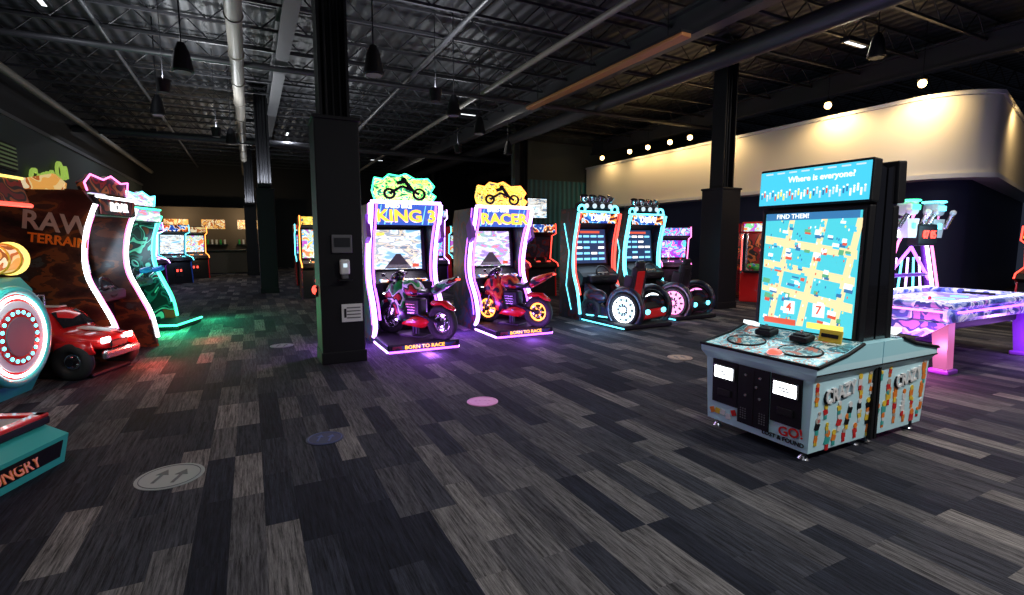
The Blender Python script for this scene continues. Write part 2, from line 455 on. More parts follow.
def motorcycle(b, body, rim, accent):
    wheel(b, (0, -.6, .3), .30, 'rubber', rim, w=.09, spokes=6)
    wheel(b, (0, .58, .3), .29, 'rubber', rim, w=.07, spokes=6)
    for sx in (-1, 1):
        b.torus((sx * .05, .58, .3), .13, .008, 'silver', 'x')
        b.tube([(sx * .08, -.6, .3), (sx * .09, -.15, .42)], .028, 'dark_metal')
        b.tube([(sx * .09, .58, .3), (sx * .09, .36, .9)], .026, 'silver')
        b.tube([(sx * .09, .33, .97), (sx * .2, .28, 1.0), (sx * .34, .16, .97)], .017, 'dark_metal')
        b.cyl((sx * .24, .24, .985), (sx * .36, .145, .965), .024, 'rubber')
        b.tube([(sx * .16, .42, .98), (sx * .27, .46, 1.08)], .008, 'dark_metal'); b.ell((sx * .29, .46, 1.09), (.05, .015, .03), 'black_gloss')
        b.box((sx * .17, -.14, .33), (.1, .04, .02), 'silver')
        b.box((sx * .05, .68, .74), (.07, .02, .035), 'led_white', .01, (-30, 0, sx * 20))
        b.box((sx * .14, .3, .55), (.012, .28, .05), accent, 0, (35, 0, 0))
    b.puff(crom([(.66, .72), (.6, .86), (.46, .98), (.3, .98), (.2, .84), (.16, .62), (.05, .5), (-.02, .3), (.12, .22), (.34, .28), (.4, .5), (.54, .62), (.66, .72)], 3)[:-1], .17, body)
    b.puff([(.58, .93), (.46, 1.1), (.3, 1.17), (.26, 1.1), (.34, .97)], .11, 'black_gloss')
    b.puff(crom([(.24, .82), (.2, .98), (.06, 1.03), (-.08, .96), (-.18, .82), (-.1, .74), (.1, .72), (.24, .82)], 3)[:-1], .145, body)
    b.puff([(.3, .2), (.2, .34), (-.2, .4), (-.38, .3), (-.2, .17)], .13, accent)
    b.box((0, -.02, .54), (.22, .36, .3), 'dark_metal', .04)
    for k in range(4): b.box((0, .0, .44 + k * .05), (.26, .2, .015), 'silver')
    b.puff([(-.08, .84), (-.2, .86), (-.4, .84), (-.48, .92), (-.44, .76), (-.12, .74)], .12, 'vinyl')
    b.puff([(-.38, .84), (-.5, .97), (-.66, 1.03), (-.93, 1.1), (-.95, 1.05), (-.72, .9), (-.46, .76)], .105, body)
    b.box((0, -.95, 1.05), (.1, .02, .03), 'led_red')
    b.puff([(-.34, .62), (-.42, .68), (-.7, .68), (-.88, .55), (-.86, .52), (-.68, .62), (-.4, .58)], .07, accent)
    b.puff([(.86, .45), (.78, .6), (.58, .66), (.42, .62), (.42, .58), (.58, .61), (.74, .56), (.83, .44)], .06, body)
    b.cyl((.13, -.1, .34), (.15, -.7, .56), .045, 'chrome', r1=.065); b.cyl((.15, -.7, .56), (.151, -.72, .567), .05, 'black')
    b.torus((-.06, -.6, .3), .1, .012, 'silver', 'x')
    b.cyl((0, 0, 0), (0, 0, .3), .06, 'dark_metal'); b.box((0, 0, .02), (.3, .5, .05), 'dark_metal', .01)

def bike_cab(loc, rz, body, rim, accent, sign, hdr, scr, word, led='led_purple', bike_yaw=32):
    b = B()
    S = Matrix.Diagonal((1.13, 1, 1, 1)); b.M = S
    b.box((0, -.45, .085), (.98, 1.35, .1), 'black', .02)
    b.box((0, -1.128, .085), (.86, .01, .05), 'art_carbody')
    for sx in (-1, 1): b.box((sx * .485, -.5, .03), (.02, 1.2, .03), led)
    b.box((0, -1.12, .025), (.95, .02, .03), 'led_violet')
    b.text('BORN TO RACE', .075, T(0, -1.137, .085) @ Rx(90), 'txt_orange', .002)
    b.prism([(.1, 0), (.82, 0), (.85, 2.18), (.12, 2.2), (.12, 2.0), (.36, 1.86), (.28, 1.12), (.1, .98), (-.08, .95), (-.08, .82), (.1, .7)], -.42, .42, 'black')
    b.quad([(-.36, .27, 1.16), (.36, .27, 1.16), (.36, .345, 1.82), (-.36, .345, 1.82)], scr)
    b.quad([(-.22, .268, 1.17), (.2, .268, 1.17), (.03, .295, 1.42), (-.03, .295, 1.42)], 'grey')
    b.box((-.26, .325, 1.75), (.13, .004, .05), 'map_yellow'); b.box((.22, .325, 1.75), (.18, .004, .04), 'map_white'); b.box((.26, .262, 1.22), (.1, .004, .06), 'map_red')
    for sx in (-1, 1): b.box((sx * .385, .3, 1.49), (.04, .04, .72), 'dark_metal', 0, (-6, 0, 0))
    b.box((0, -.04, .99), (.7, .1, .02), 'art_race', 0, (12, 0, 0))
    b.torus((0, .09, .45), .16, .02, led, 'y'); b.cyl((0, .1, .45), (0, .08, .45), .15, 'grey')
    F = crom([(-.22, .12), (-.34, .3), (-.24, .62), (.0, .95), (.04, 1.25), (-.06, 1.62), (-.24, 2.0), (-.3, 2.22)])
    prof = F + [(.75, 2.22), (.85, 2.0), (.86, 0), (-.2, 0)]
    for sx in (-1, 1):
        b.prism(prof, sx * .44, sx * .5, 'art_carbody')
        b.tube([(sx * .495, p[0] - .02, p[1]) for p in F], .032, led)
        b.tube([(sx * .425, p[0] - .02, p[1]) for p in F[8:]], .016, 'led_violet')
        b.tube([(sx * .505, p[0] + .16, p[1]) for p in F[6:]], .009, 'led_violet')
        b.prism([(-.3, 1.7), (-.1, 1.6), (.0, 1.9), (-.2, 2.05)], sx * .5, sx * .56, 'purple')
    b.prism([(-.3, 2.24), (.2, 2.24), (.2, 1.9), (-.2, 1.88)], -.44, .44, 'black')
    b.quad([(-.43, -.225, 1.89), (.43, -.225, 1.89), (.43, -.312, 2.22), (-.43, -.312, 2.22)], 'hdr_blue')
    for k in (0, 1, 2, 7, 8):
        x = -.4 + k * .09
        b.quad([(x, -.229, 1.9), (x + .02, -.229, 1.9), (x + .05, -.308, 2.2), (x + .04, -.308, 2.2)], 'txt_blue')
    b.text(word, .27, T(0, -.3, 2.02) @ Rx(75), 'txt_orange', .02)
    b.text('SPEED BIKE', .075, T(-.12, -.325, 2.175) @ Rx(75), 'txt_white', .01)
    b.tube([(-.5, -.31, 2.24), (.5, -.31, 2.24)], .026, led)
    top = [(-.42, 2.27), (-.46, 2.42), (-.42, 2.62), (-.3, 2.6), (-.22, 2.68), (-.08, 2.66), (.02, 2.7), (.16, 2.62), (.34, 2.64), (.44, 2.52), (.38, 2.42), (.46, 2.36), (.4, 2.27)]
    b.prism(top, -.2, -.14, sign, 'y')
    b.tube([(p[0], -.2, p[1]) for p in top], .01, 'led_green' if sign == 'art_green' else 'led_orange')
    b.ell((-.12, -.22, 2.5), (.2, .03, .07), sign, (0, 20, 0)); b.ell((.18, -.22, 2.44), (.16, .03, .07), sign)
    b.torus((-.22, -.22, 2.38), .07, .02, 'black', 'y'); b.torus((.2, -.24, 2.38), .08, .02, 'black', 'y')
    b.tube([(-.22, -.24, 2.38), (-.05, -.24, 2.5), (.1, -.24, 2.44), (.2, -.24, 2.38)], .022, 'black')
    b.tube([(.1, -.24, 2.44), (.0, -.24, 2.58), (-.12, -.24, 2.54)], .03, 'black'); b.ell((-.02, -.24, 2.6), (.04, .03, .04), 'black')
    b.text('BIKES', .09, T(.22, -.26, 2.57) @ Rx(90) @ Rz(-4), 'map_yellow', .004)
    b.M = T(.04, -.52, .12) @ Rz(bike_yaw) @ Matrix.Scale(.9, 4)
    motorcycle(b, body, rim, accent)
    b.M = Matrix.Identity(4)
    o = b.obj('motorcycle_arcade_machine', loc, rz)
    light('glow', 'POINT', (-.85, -.4, .3), 42, (.4, .1, 1), .03, parent=o)
    light('glow_front', 'POINT', (0, -1.38, .14), 26, (.48, .15, 1), .02, parent=o)
    light('screen_light', 'AREA', (0, .15, 1.5), 20, (.9, .8, 1), .6, rot=(-65, 0, 0), parent=o)
    return o
bike_cab((2.25, 8.4, 0), 0, 'art_bikegreen', 'silver', 'red', 'art_green', 'art_race', 'art_game', 'KING 3')
bike_cab((4.15, 8.75, 0), 0, 'art_bikered', 'led_orange', 'red', 'art_yellow', 'art_race', 'art_game_pink', 'RACER')

# ---------------------------------------------------------------- car racing machines
def car_pod(b, body, rim, spoke, accent, led, disc):
    prof = crom([(-.95, .14), (-1.0, .4), (-.86, .55), (-.6, .5), (-.5, .34), (-.1, .34), (.02, .62), (.3, .78)], 4) + [(.34, .14)]
    for sx in (-1, 1): b.prism(prof, sx * .33, sx * .47, body)
    b.prism([(-.95, .12), (-.98, .36), (-.86, .44), (-.7, .4), (-.55, .26), (.34, .26), (.34, .12)], -.33, .33, 'black')
    for sx in (-1, 1):
        wheel(b, (sx * .52, -.7, .33), .32, 'rubber', rim, w=.055, spokes=10, spoke_m=spoke, sr=.02, hub=rim, disc=disc)
        b.torus((sx * .57, -.7, .33), .15, .02, rim, 'x')
        b.torus((sx * .48, -.7, .33), .38, .06, body, 'x', S=30)
        b.ell((sx * .44, .05, .52), (.1, .3, .16), body)
        wheel(b, (sx * .48, .12, .26), .24, 'rubber', 'dark_metal', w=.07, spokes=6)
        b.tube([(sx * .5, -.3, .14), (sx * .5, .3, .14)], .012, led)
    b.box((0, -1.02, .25), (.8, .1, .18), accent, .04)
    for sx in (-.28, .28): b.ell((sx, -1.07, .3), (.08, .03, .05), led)
    b.box((0, -.35, .42), (.42, .46, .14), 'vinyl', .05)
    b.box((0, -.62, .78), (.42, .12, .72), 'vinyl', .055, (10, 0, 0))
    b.box((0, -.69, 1.16), (.26, .1, .18), 'vinyl', .04, (10, 0, 0))
    b.box((0, -.68, .8), (.26, .03, .5), accent, .01, (10, 0, 0))
    for sx in (-.22, .22): b.box((sx, -.56, .72), (.07, .2, .5), 'vinyl', .03, (10, 0, 0))

def monster_truck(b, m):
    b.puff(crom([(-.72, .32), (-.74, .44), (-.6, .52), (-.32, .56), (-.12, .8), (.22, .82), (.4, .6), (.62, .56), (.64, .34), (-.2, .28), (-.72, .32)], 3)[:-1], .36, m)
    for sx in (-1, 1):
        b.quad([(sx * .3, -.1, .6), (sx * .3, .22, .6), (sx * .27, .18, .75), (sx * .27, -.02, .75)], 'black_gloss')
        for y in (-.48, .42):
            wheel(b, (sx * .4, y, .22), .22, 'rubber', 'silver', w=.09, spokes=5)
            b.puff([(y - .24, .3), (y - .18, .46), (y + .18, .46), (y + .24, .3), (y + .2, .3), (y, .42), (y - .2, .3)], .07, m, sx * .38)
        b.box((sx * .2, -.73, .44), (.14, .03, .07), 'led_white', .01)
        b.box((sx * .14, .64, .45), (.1, .02, .06), 'led_red', .01)
    b.box((0, -.75, .38), (.3, .02, .08), 'black', .01); b.box((0, -.77, .27), (.64, .07, .1), 'silver', .03)
    b.box((0, -.25, .58), (.5, .02, .01), 'white')
    b.quad([(-.26, -.3, .6), (.26, -.3, .6), (.2, -.13, .78), (-.2, -.13, .78)], 'black_gloss')
    b.box((0, -.5, .55), (.12, .4, .02), 'white', 0, (6, 0, 0)); b.box((0, .05, .835), (.12, .34, .012), 'white')
    b.tube([(-.25, .3, .6), (-.25, .3, .95), (.25, .3, .95), (.25, .3, .6)], .02, 'silver')
    b.box((0, 0, .03), (.7, 1.3, .05), 'black', .02); b.cyl((0, 0, .05), (0, 0, .35), .1, 'dark_metal')

def steering(b, y, z):
    b.cyl((0, y + .12, z - .04), (0, y, z), .03, 'dark_metal')
    old = b.M; b.M = old @ T(0, y, z) @ Rx(-25)
    b.torus((0, 0, 0), .15, .018, 'rubber', 'y'); b.box((0, 0, 0), (.28, .02, .03), 'silver'); b.box((0, 0, -.06), (.03, .02, .14), 'silver')
    b.M = old

def car_cab(loc, rz, led='led_cyan', led2='led_red', side='art_carbody', scr='screen_dark', hdr='art_race', word='DRIVE', big=False,
            body='art_carbody', rim='led_white', spoke='dark_metal', accent='red', topper='engine', name='racing_arcade_machine', H=2.3, glow=(.3, .6, 1), pod='car', yaw=16, e=20, disc='wheel_glow'):
    b = B()
    if not big:
        b.box((.1, -.3, .05), (1.15, 1.75, .08), 'black', .02)
        for x in (-.48, .68): b.box((x, -.35, .03), (.01, 1.6, .02), led)
    b.prism([(.3, 0), (.95, 0), (.98, H), (.5, H), (.5, 1.98), (.66, 1.9), (.58, 1.12), (.3, .98), (.2, .9), (.25, .75), (.34, .7)], -.46, .46, 'black')
    b.quad([(-.4, .57, 1.16), (.4, .57, 1.16), (.4, .65, 1.88), (-.4, .65, 1.88)], scr)
    if scr == 'screen_dark':
        for r in range(5):
            for c in range(4):
                if rnd.random() < .85:
                    z = 1.25 + r * .12; yy = .57 + (z - 1.16) * .11 - .005
                    b.box((-.29 + c * .19, yy, z), (.15, .004, .045), 'txt_blue' if rnd.random() < .7 else 'txt_white')
        b.box((0, .64, 1.82), (.5, .004, .05), 'map_red')
    if big:
        F = crom([(-.18, .14), (-.12, .5), (.02, .85), (.14, 1.15), (.16, 1.45), (.1, 1.8), (-.02, 2.12)])
        prof = F + [(.1, 2.3), (.7, 2.34), (1.25, 2.0), (1.4, 1.3), (1.35, .4), (1.3, .0), (-.2, 0)]
    else:
        F = crom([(.2, .14), (.3, .6), (.46, 1.0), (.46, 1.5), (.36, 1.95), (.3, H - .1)])
        prof = F + [(.4, H), (.95, H), (.98, 0), (.2, 0)]
    for sx in (-1, 1):
        b.prism(prof, sx * .48, sx * .54, side)
        b.tube([(sx * .535, p[0] - .015, p[1]) for p in F], .027, led if sx < 0 or big else led2)
        b.tube([(sx * .47, p[0] - .01, p[1]) for p in F[5:]], .013, led2)
        if not big:
            b.tube([(sx * .545, .5, .2), (sx * .545, .7, .7), (sx * .545, .6, 1.4), (sx * .545, .8, 2.0)], .008, led)
    y0 = -.02 if big else .32
    b.box((0, y0 + .2, 2.1), (.96, .44, .24), 'black', .02)
    b.box((0, y0 - .025, 2.1), (.9, .02, .2), hdr)
    if word: b.text(word, .17, T(0, y0 - .04, 2.1) @ Rx(90), 'txt_white', .01)
    b.tube([(-.5, y0 - .02, 2.23), (.5, y0 - .02, 2.23)], .018, led)
    if topper == 'engine':
        b.box((0, .5, H + .06), (.8, .3, .14), 'dark_metal', .03)
        for sx in (-.3, -.1, .1, .3):
            b.cyl((sx, .45, H + .1), (sx * 1.15, .38, H + .26), .06, 'chrome', r1=.08)
            b.cyl((sx, .36, H + .05), (sx, .33, H + .05), .05, 'screen_pale')
        b.box((0, .5, H + .2), (.5, .2, .12), 'silver', .04)
        b.torus((-.42, .34, H - .02), .08, .022, led, 'y'); b.torus((.42, .34, H - .02), .08, .022, led, 'y')
    else:
        top = [(-.5, 2.3), (-.55, 2.4), (-.4, 2.52), (-.1, 2.48), (.1, 2.55), (.35, 2.47), (.55, 2.5), (.5, 2.3)]
        b.prism(top, y0 + .1, y0 + .18, hdr, 'y')
        b.tube([(p[0], y0 + .08, p[1]) for p in top], .012, led2)
        b.M = T(-.545, .7, 2.3) @ Rz(-90)
        top2 = [(-.45, 0), (-.5, .1), (-.3, .17), (0, .14), (.3, .2), (.42, .08), (.4, 0)]
        b.prism(top2, -.02, .04, 'art_game_pink' if led == 'led_green' else 'art_warm', 'y'); b.M = Matrix.Identity(4)
    steering(b, .16, .98)
    b.box((0, .22, .86), (.7, .25, .16), 'dark_metal', .04)
    if pod == 'car':
        b.M = T(.06, .1, 0) @ Rz(yaw) @ T(0, -.1, 0)
        car_pod(b, body, rim, spoke, accent, led, disc)
        b.M = Matrix.Identity(4)
    elif pod == 'truck':
        b.M = T(-1.02, .28, 0) @ Rz(-8)
        monster_truck(b, body); b.M = Matrix.Identity(4)
        b.text('RAW', .34, T(-.546, .42, 1.86) @ Rz(-90) @ Rx(90) @ Rz(-8), 'print_white', .004)
        b.text('TERRAIN', .17, T(-.546, .42, 1.64) @ Rz(-90) @ Rx(90) @ Rz(-8), 'orange', .004)
    else:
        for sx in (-.22, .22):
            b.cyl((sx, .1, .95), (sx, -.02, 1.06), .02, 'silver'); b.box((sx, -.06, 1.1), (.07, .22, .1), 'blue', .03, (-15, 0, 0))
        b.box((0, -.3, .06), (1.0, .7, .1), 'black', .02)
        b.tube([(-.52, -.65, .1), (.52, -.65, .1)], .02, led); b.tube([(-.52, -.65, .1), (-.52, .1, .1)], .02, led)
        for z in (.5, .9, 1.3, 1.7): b.tube([(-.55, .45, z), (-.55, .6, z + .2), (-.55, .5, z + .35)], .014, led2)
        b.tube([(-.55, 1.25, .3), (-.55, 1.2, 1.8), (-.55, .8, 2.15)], .014, led)
    o = b.obj(name, loc, rz)
    light('glow', 'POINT', (-.8, -.75, .35), e, glow, .03, parent=o)
    light('glow_b', 'POINT', (.85, -.75, .3), e * .5, glow, .03, parent=o)
    light('screen_light', 'AREA', (0, .4, 1.5), 8, (.6, .8, 1), .6, rot=(-65, 0, 0), parent=o)
    return o
car_cab((6.5, 8.45, 0), 0)
car_cab((8.15, 8.85, 0), 0, led='led_cyan', led2='led_cyan', accent='dark_metal', rim='led_pink', disc='wheel_glow_pink', glow=(.7, .4, .9))
car_cab((-1.68, 9.1, 0), 75, led='led_white', led2='led_pink', side='art_desert', scr='art_game', hdr='art_redside', word='ROAR', big=True,
        body='red', accent='red', topper='sign', glow=(1, .07, .05), pod='truck', name='truck_racing_arcade_machine', e=26)
car_cab((-1.72, 11.7, 0), 72, led='led_green', led2='led_cyan', side='art_teal', scr='art_game', hdr='art_game_pink', word='', big=True,
        topper='sign', name='shooting_arcade_machine', glow=(.03, 1, .4), pod=None, e=70)

# ---------------------------------------------------------------- drum machine at far left (disc faces the aisle)
b = B()
b.prism([(-.5, 0), (-.6, .2), (-.6, 1.12), (-.5, 1.25), (.5, 1.25), (.55, 0)], -.52, .52, 'teal')
b.cyl((0, -.72, .68), (0, -.58, .68), .5, 'teal', seg=40)
b.torus((0, -.72, .68), .47, .045, 'teal', 'y', S=40)
b.cyl((0, -.74, .68), (0, -.72, .68), .43, 'red', seg=40)
b.cyl((0, -.75, .68), (0, -.74, .68), .36, 'white', seg=40)
b.cyl((0, -.76, .68), (0, -.75, .68), .29, 'red', seg=40)
b.cyl((0, -.77, .68), (0, -.76, .68), .2, 'grey', seg=40)
b.torus((0, -.75, .68), .40, .014, 'led_white', 'y', S=40)
for k in range(20):
    a = math.pi * 2 * k / 20
    b.ell((.25 * math.cos(a), -.765, .68 + .25 * math.sin(a)), (.02, .01, .02), 'led_cyan')
for x in (-.55, .55):
    b.torus((x, -.1, .62), .5, .05, 'teal', 'x'); b.torus((x, -.1, .62), .3, .04, 'sky_blue', 'x')
b.cyl((-.5, -.42, 1.45), (.5, -.42, 1.45), .15, 'art_warm', seg=24)
for k in range(6): b.torus((-.45 + .18 * k, -.42, 1.45), .155, .012, 'yellow', 'x')
for x in (-.52, .52): b.cyl((x, -.42, 1.45), (x * 1.04, -.42, 1.45), .18, 'led_yellow', seg=24)
b.prism([(-.1, 1.2), (.55, 1.2), (.6, 2.2), (.2, 2.2)], -.48, .48, 'black')
b.quad([(-.4, -.07, 1.3), (.4, -.07, 1.3), (.4, .17, 2.08), (-.4, .17, 2.08)], 'art_mixed')
b.prism([(-.62, 2.02), (.6, 2.12), (.6, 2.3), (-.55, 2.3)], -.6, .6, 'art_redside')
b.tube([(-.61, -.62, 2.02), (.61, -.62, 2.02), (.61, .6, 2.12)], .022, 'led_red'); b.tube([(-.61, -.62, 2.02), (-.61, .6, 2.12)], .022, 'led_red')
b.tube([(-.61, -.56, 2.31), (.61, -.56, 2.31)], .015, 'led_yellow')
o = b.obj('drum_arcade_machine', (-2.85, 6.98, 0), 76)
light('glow', 'POINT', (-.3, -1.0, 1.3), 7, (.7, 1, .95), .03, parent=o)
light('glow_top', 'POINT', (0, -.6, 1.9), 6, (1, .25, .15), .03, parent=o)
# low stepped platform machine nearest the camera
b = B()
b.prism([(-.55, 0), (.5, 0), (.5, .3), (-.42, .3), (-.6, .22)], -.5, .5, 'teal')
b.prism([(-.57, .06), (-.605, .19), (-.6, .19), (-.56, .06)], -.44, .44, 'black')
b.box((0, .02, .33), (1.02, 1.0, .06), 'black', .015)
for sx in (-1, 1): b.box((sx * .46, 0, .37), (.08, .96, .03), 'red', .01)
b.box((0, -.44, .37), (1.0, .08, .03), 'red', .01); b.box((0, 0, .365), (.8, .78, .02), 'grey', .005)
b.box((-.505, 0, .15), (.01, .8, .18), 'black'); b.text('HUNGRY', .14, T(-.512, 0, .15) @ Rz(-90) @ Rx(90), 'orange', .003)
b.text('HUNGRY', .11, T(0, -.6, .125) @ Rx(75), 'orange', .004)
b.box((0, .66, .5), (.9, .3, 1.0), 'black', .03); b.box((0, .5, .7), (.7, .02, .4), 'art_redside')
b.prism([(.5, 1.0), (.85, 1.0), (.9, 2.0), (.75, 2.05), (.67, 1.1)], -.45, .45, 'teal')
b.quad([(-.38, .66, 1.2), (.38, .66, 1.2), (.38, .73, 1.9), (-.38, .73, 1.9)], 'art_mixed')
b.box((0, .7, 2.12), (1.0, .35, .22), 'red', .05)
o = b.obj('hammer_arcade_machine', (-2.02, 4.55, 0), 68)
light('glow', 'POINT', (.3, -.5, 1.0), 5, (1, .25, .25), .03, parent=o)

# ---------------------------------------------------------------- prize machine with tall display
def pusher(loc, rz):
    b = B()
    S0 = Matrix.Diagonal((1, .8, 1, 1))
    S = Matrix.Diagonal((1.11, .8, 1, 1)); b.M = S
    def body(z, w, f, bk): return [(-w, f, z), (w, f, z), (w, bk, z), (-w, bk, z)]
    L = [body(.07, .42, -.49, .46), body(.62, .44, -.51, .47), body(.68, .475, -.55, .48), body(.735, .475, -.555, .48)]
    vs = [p for q in L for p in q]; fs = [[3, 2, 1, 0]]
    for i in range(3):
        for k in range(4): fs.append([4 * i + k, 4 * i + (k + 1) % 4, 4 * i + 4 + (k + 1) % 4, 4 * i + 4 + k])
    fs.append([12, 13, 14, 15]); b.add(vs, fs, 'sky_side_lit')
    b.prism([(-.555, .735), (-.1, .80), (.12, .86), (.48, .86), (.48, .735)], -.475, .475, 'sky_blue')
    b.prism([(-.54, .745), (-.1, .808), (-.1, .80), (-.54, .735)], -.45, .45, 'art_comic')
    b.prism([(-.1, .812), (.12, .868), (.2, .868), (.2, .8)], -.45, .45, 'art_comic_dark')
    b.tube([(-.48, -.555, .74), (.48, -.555, .74)], .013, 'black')
    for sx in (-1, 1):
        b.tube([(sx * .478, -.555, .74), (sx * .478, -.1, .805), (sx * .478, .14, .866)], .013, 'black')
        b.tube([(sx * .477, -.55, .68), (sx * .477, .48, .68)], .006, 'black')
    for sx in (-.22, .22):
        b.M = S @ T(sx, -.27, .79) @ Rx(8)
        b.torus((0, 0, 0), .15, .008, 'black', 'z'); b.cyl((0, 0, -.01), (0, 0, .003), .145, 'art_comic_dark', seg=32)
    b.M = S @ T(.12, -.45, .757) @ Rx(8)
    b.cyl((0, 0, 0), (0, 0, .012), .065, 'white', seg=24); b.ell((0, 0, .012), (.05, .055, .03), 'led_red')
    b.M = S
    for sx in (-.17, .12):
        b.box((sx, -.04, .86), (.14, .15, .05), 'black', .015, (8, 0, 0))
        b.box((sx, -.05, .89), (.1, .08, .02), 'rubber', .008, (8, 0, 0)); b.cyl((sx, -.04, .86), (sx, -.05, .925), .012, 'silver')
    b.box((.3, .02, .9), (.16, .02, .1), 'yellow', .004, (-15, 0, 0)); b.box((.3, .004, .905), (.12, .004, .03), 'black', 0, (-15, 0, 0))
    b.box((-.36, .05, .9), (.1, .1, .03), 'map_white', 0, (-15, 0, 0))
    def face(x, z): return -.49 - (z - .07) / .55 * .02
    def panel(x0, x1, z0, z1, m, d):
        b.add([(x0, face(0, z0) - d, z0), (x1, face(0, z0) - d, z0), (x1, face(0, z1) - d, z1), (x0, face(0, z1) - d, z1),
               (x0, face(0, z0) + .01, z0), (x1, face(0, z0) + .01, z0), (x1, face(0, z1) + .01, z1), (x0, face(0, z1) + .01, z1)],
              [[0, 1, 2, 3], [4, 7, 6, 5], [0, 4, 5, 1], [1, 5, 6, 2], [2, 6, 7, 3], [3, 7, 4, 0]], m)
    panel(-.37, -.14, .24, .62, 'black', .014)
    panel(-.13, .13, .13, .62, 'black', .018)
    panel(.14, .37, .24, .62, 'black', .014)
    panel(-.003, .003, .14, .6, 'dark_metal', .021)
    for sx in (-.255, .255):
        zz = .52
        b.box((sx, face(0, zz) - .024, zz), (.19, .02, .125), 'chrome', .02)
        b.box((sx, face(0, zz) - .034, zz), (.17, .012, .1), 'led_white', .02)
        b.box((sx - .01, face(0, zz) - .042, zz + .008), (.07, .006, .012), 'grey', .004)
        b.box((sx + .01, face(0, zz) - .042, zz - .014), (.07, .006, .012), 'grey', .004)
        b.box((sx, face(0, .34) - .02, .34), (.12, .012, .06), 'dark_metal', .01)
    for (x, z) in ((-.06, .38), (.06, .38), (-.06, .55), (.06, .55), (.03, .47)):
        b.cyl((x, face(0, z) - .03, z), (x, face(0, z) - .014, z), .011, 'silver')
    for x in (-.1, -.08, -.06, .06, .08, .1):
        for z in (.18, .2, .22, .24, .26): b.cyl((x, face(0, z) - .022, z), (x, face(0, z) - .01, z), .006, 'grey', seg=6)
    pal = ['orange', 'red', 'yellow', 'white', 'black', 'orange', 'teal', 'red']
    for i in range(9):
        x = -.37 + i * .05
        if x > -.14: break
        z = .13 + .06 * rnd.random()
        b.box((x, face(0, z) - .006, z), (.045, .006, .05), rnd.choice(pal), .004, (0, rnd.uniform(-25, 25), 0))
    b.text('GO!', .1, T(.3, face(0, .2) - .014, .19) @ Ry(-10) @ Rx(90), 'red', .003)
    b.text('LOST & FOUND', .045, T(.24, face(0, .12) - .012, .12) @ Rx(90), 'black', .003)
    for sx in (-1, 1):
        def sp(y, z): return sx * (.42 + (z - .07) / .55 * .02)
        # cartoon crowd: little figures with a head, torso and legs
        for i in range(30):
            y = -.42 + (i % 6) * .165 + rnd.uniform(-.04, .04); z = .15 + (i // 6) * .105 + rnd.uniform(-.02, .02); k = rnd.uniform(.8, 1.6)
            c1 = rnd.choice(pal); c2 = rnd.choice(pal); a = rnd.uniform(-25, 25)
            if abs(z - .5) < .09 and abs(y + .1) < .28: continue
            x = sp(y, z) + sx * .002
            b.box((x, y, z), (.008, .05 * k, .045 * k), c1, .002, (a, sx * 3, 0))
            b.M = S @ T(x, y, z + .036 * k) @ Matrix.Diagonal((1, 1.25, 1, 1))
            b.cyl((-sx * .004, 0, 0), (sx * .006, 0, 0), .018 * k, rnd.choice(['white', 'orange', 'yellow', 'print_white']), seg=12)
            b.M = S
            b.box((x, y - .01, z - .034 * k), (.008, .015 * k, .03 * k), c2, .002); b.box((x, y + .012, z - .034 * k), (.008, .015 * k, .03 * k), c2, .002)
        b.text('CRAZY', .15, T(sx * .440, -.1, .5) @ Rz(90 * sx) @ Rx(90) @ Rz(6), 'black', .008)
        b.text('CRAZY', .145, T(sx * .446, -.1, .505) @ Rz(90 * sx) @ Rx(90) @ Rz(6), 'white', .008)
        b.box((sx * .44, .455, .42), (.03, .04, .72), 'black')
    for x in (-.36, .36):
        for y in (-.42, .38):
            b.cyl((x, y, .03), (x, y, .09), .012, 'silver'); b.cyl((x, y, 0), (x, y, .03), .04, 'silver', r1=.02)
    D = .12; S = S0; b.M = S
    b.box((0, .15 + D, 1.38), (.92, .1, 1.08), 'black', .012, (-2, 0, 0))
    b.box((0, .41, 1.5), (.86, .13, 1.4), 'black', .02)
    TS = S @ T(0, .095 + D, 1.4) @ Rx(-2); b.M = TS
    b.box((0, -.002, -.02), (.82, .006, 1.0), 'map_cyan')
    for k in range(-3, 5):
        zc = k * .21
        pts = [(-.4, -.008, zc + .01), (.4, -.008, zc - .11), (.4, -.008, zc - .04), (-.4, -.008, zc + .08)]
        if min(p[2] for p in pts) > -.5 and max(p[2] for p in pts) < .46: b.quad(pts, 'road')
    for k in range(3):
        x0 = -.3 + k * .28 - .03
        b.quad([(x0, -.0095, -.48), (x0 + .06, -.0095, -.48), (x0 + .2, -.0095, .42), (x0 + .15, -.0095, .42)], 'road')
    for i in range(60):
        x = rnd.uniform(-.36, .36); z = rnd.uniform(-.44, .40); w = rnd.uniform(.03, .07); h = rnd.uniform(.02, .045)
        yy = -.011 - i * .00004
        b.box((x, yy, z), (w, .002, h), rnd.choice(['map_white', 'map_cyan', 'map_white', 'map_green', 'marquee_cyan']), 0, (0, 9, 0))
        b.box((x + .004, yy, z - h * .8), (w, .002, h * .7), rnd.choice(['map_blue', 'map_blue', 'map_red', 'marquee_cyan']), 0, (0, 9, 0))
    for i in range(110):
        x = rnd.uniform(-.38, .38); z = rnd.uniform(-.46, .42)
        b.box((x, -.0145 - i * .00002, z), (.009, .001, .018), rnd.choice(['map_white', 'map_red', 'map_yellow', 'map_blue', 'map_white']), 0, (0, 6, 0))
    for (x, s) in ((-.12, '4'), (.14, '7')):
        b.box((x, -.018, -.33), (.1, .003, .11), 'map_white'); b.text(s, .1, T(x, -.021, -.33) @ Rx(90), 'map_red', .001)
    b.box((0, -.018, .45), (.8, .003, .06), 'map_blue')
    b.text('FIND THEM!', .055, T(-.15, -.021, .45) @ Rx(90), 'map_white', .001)
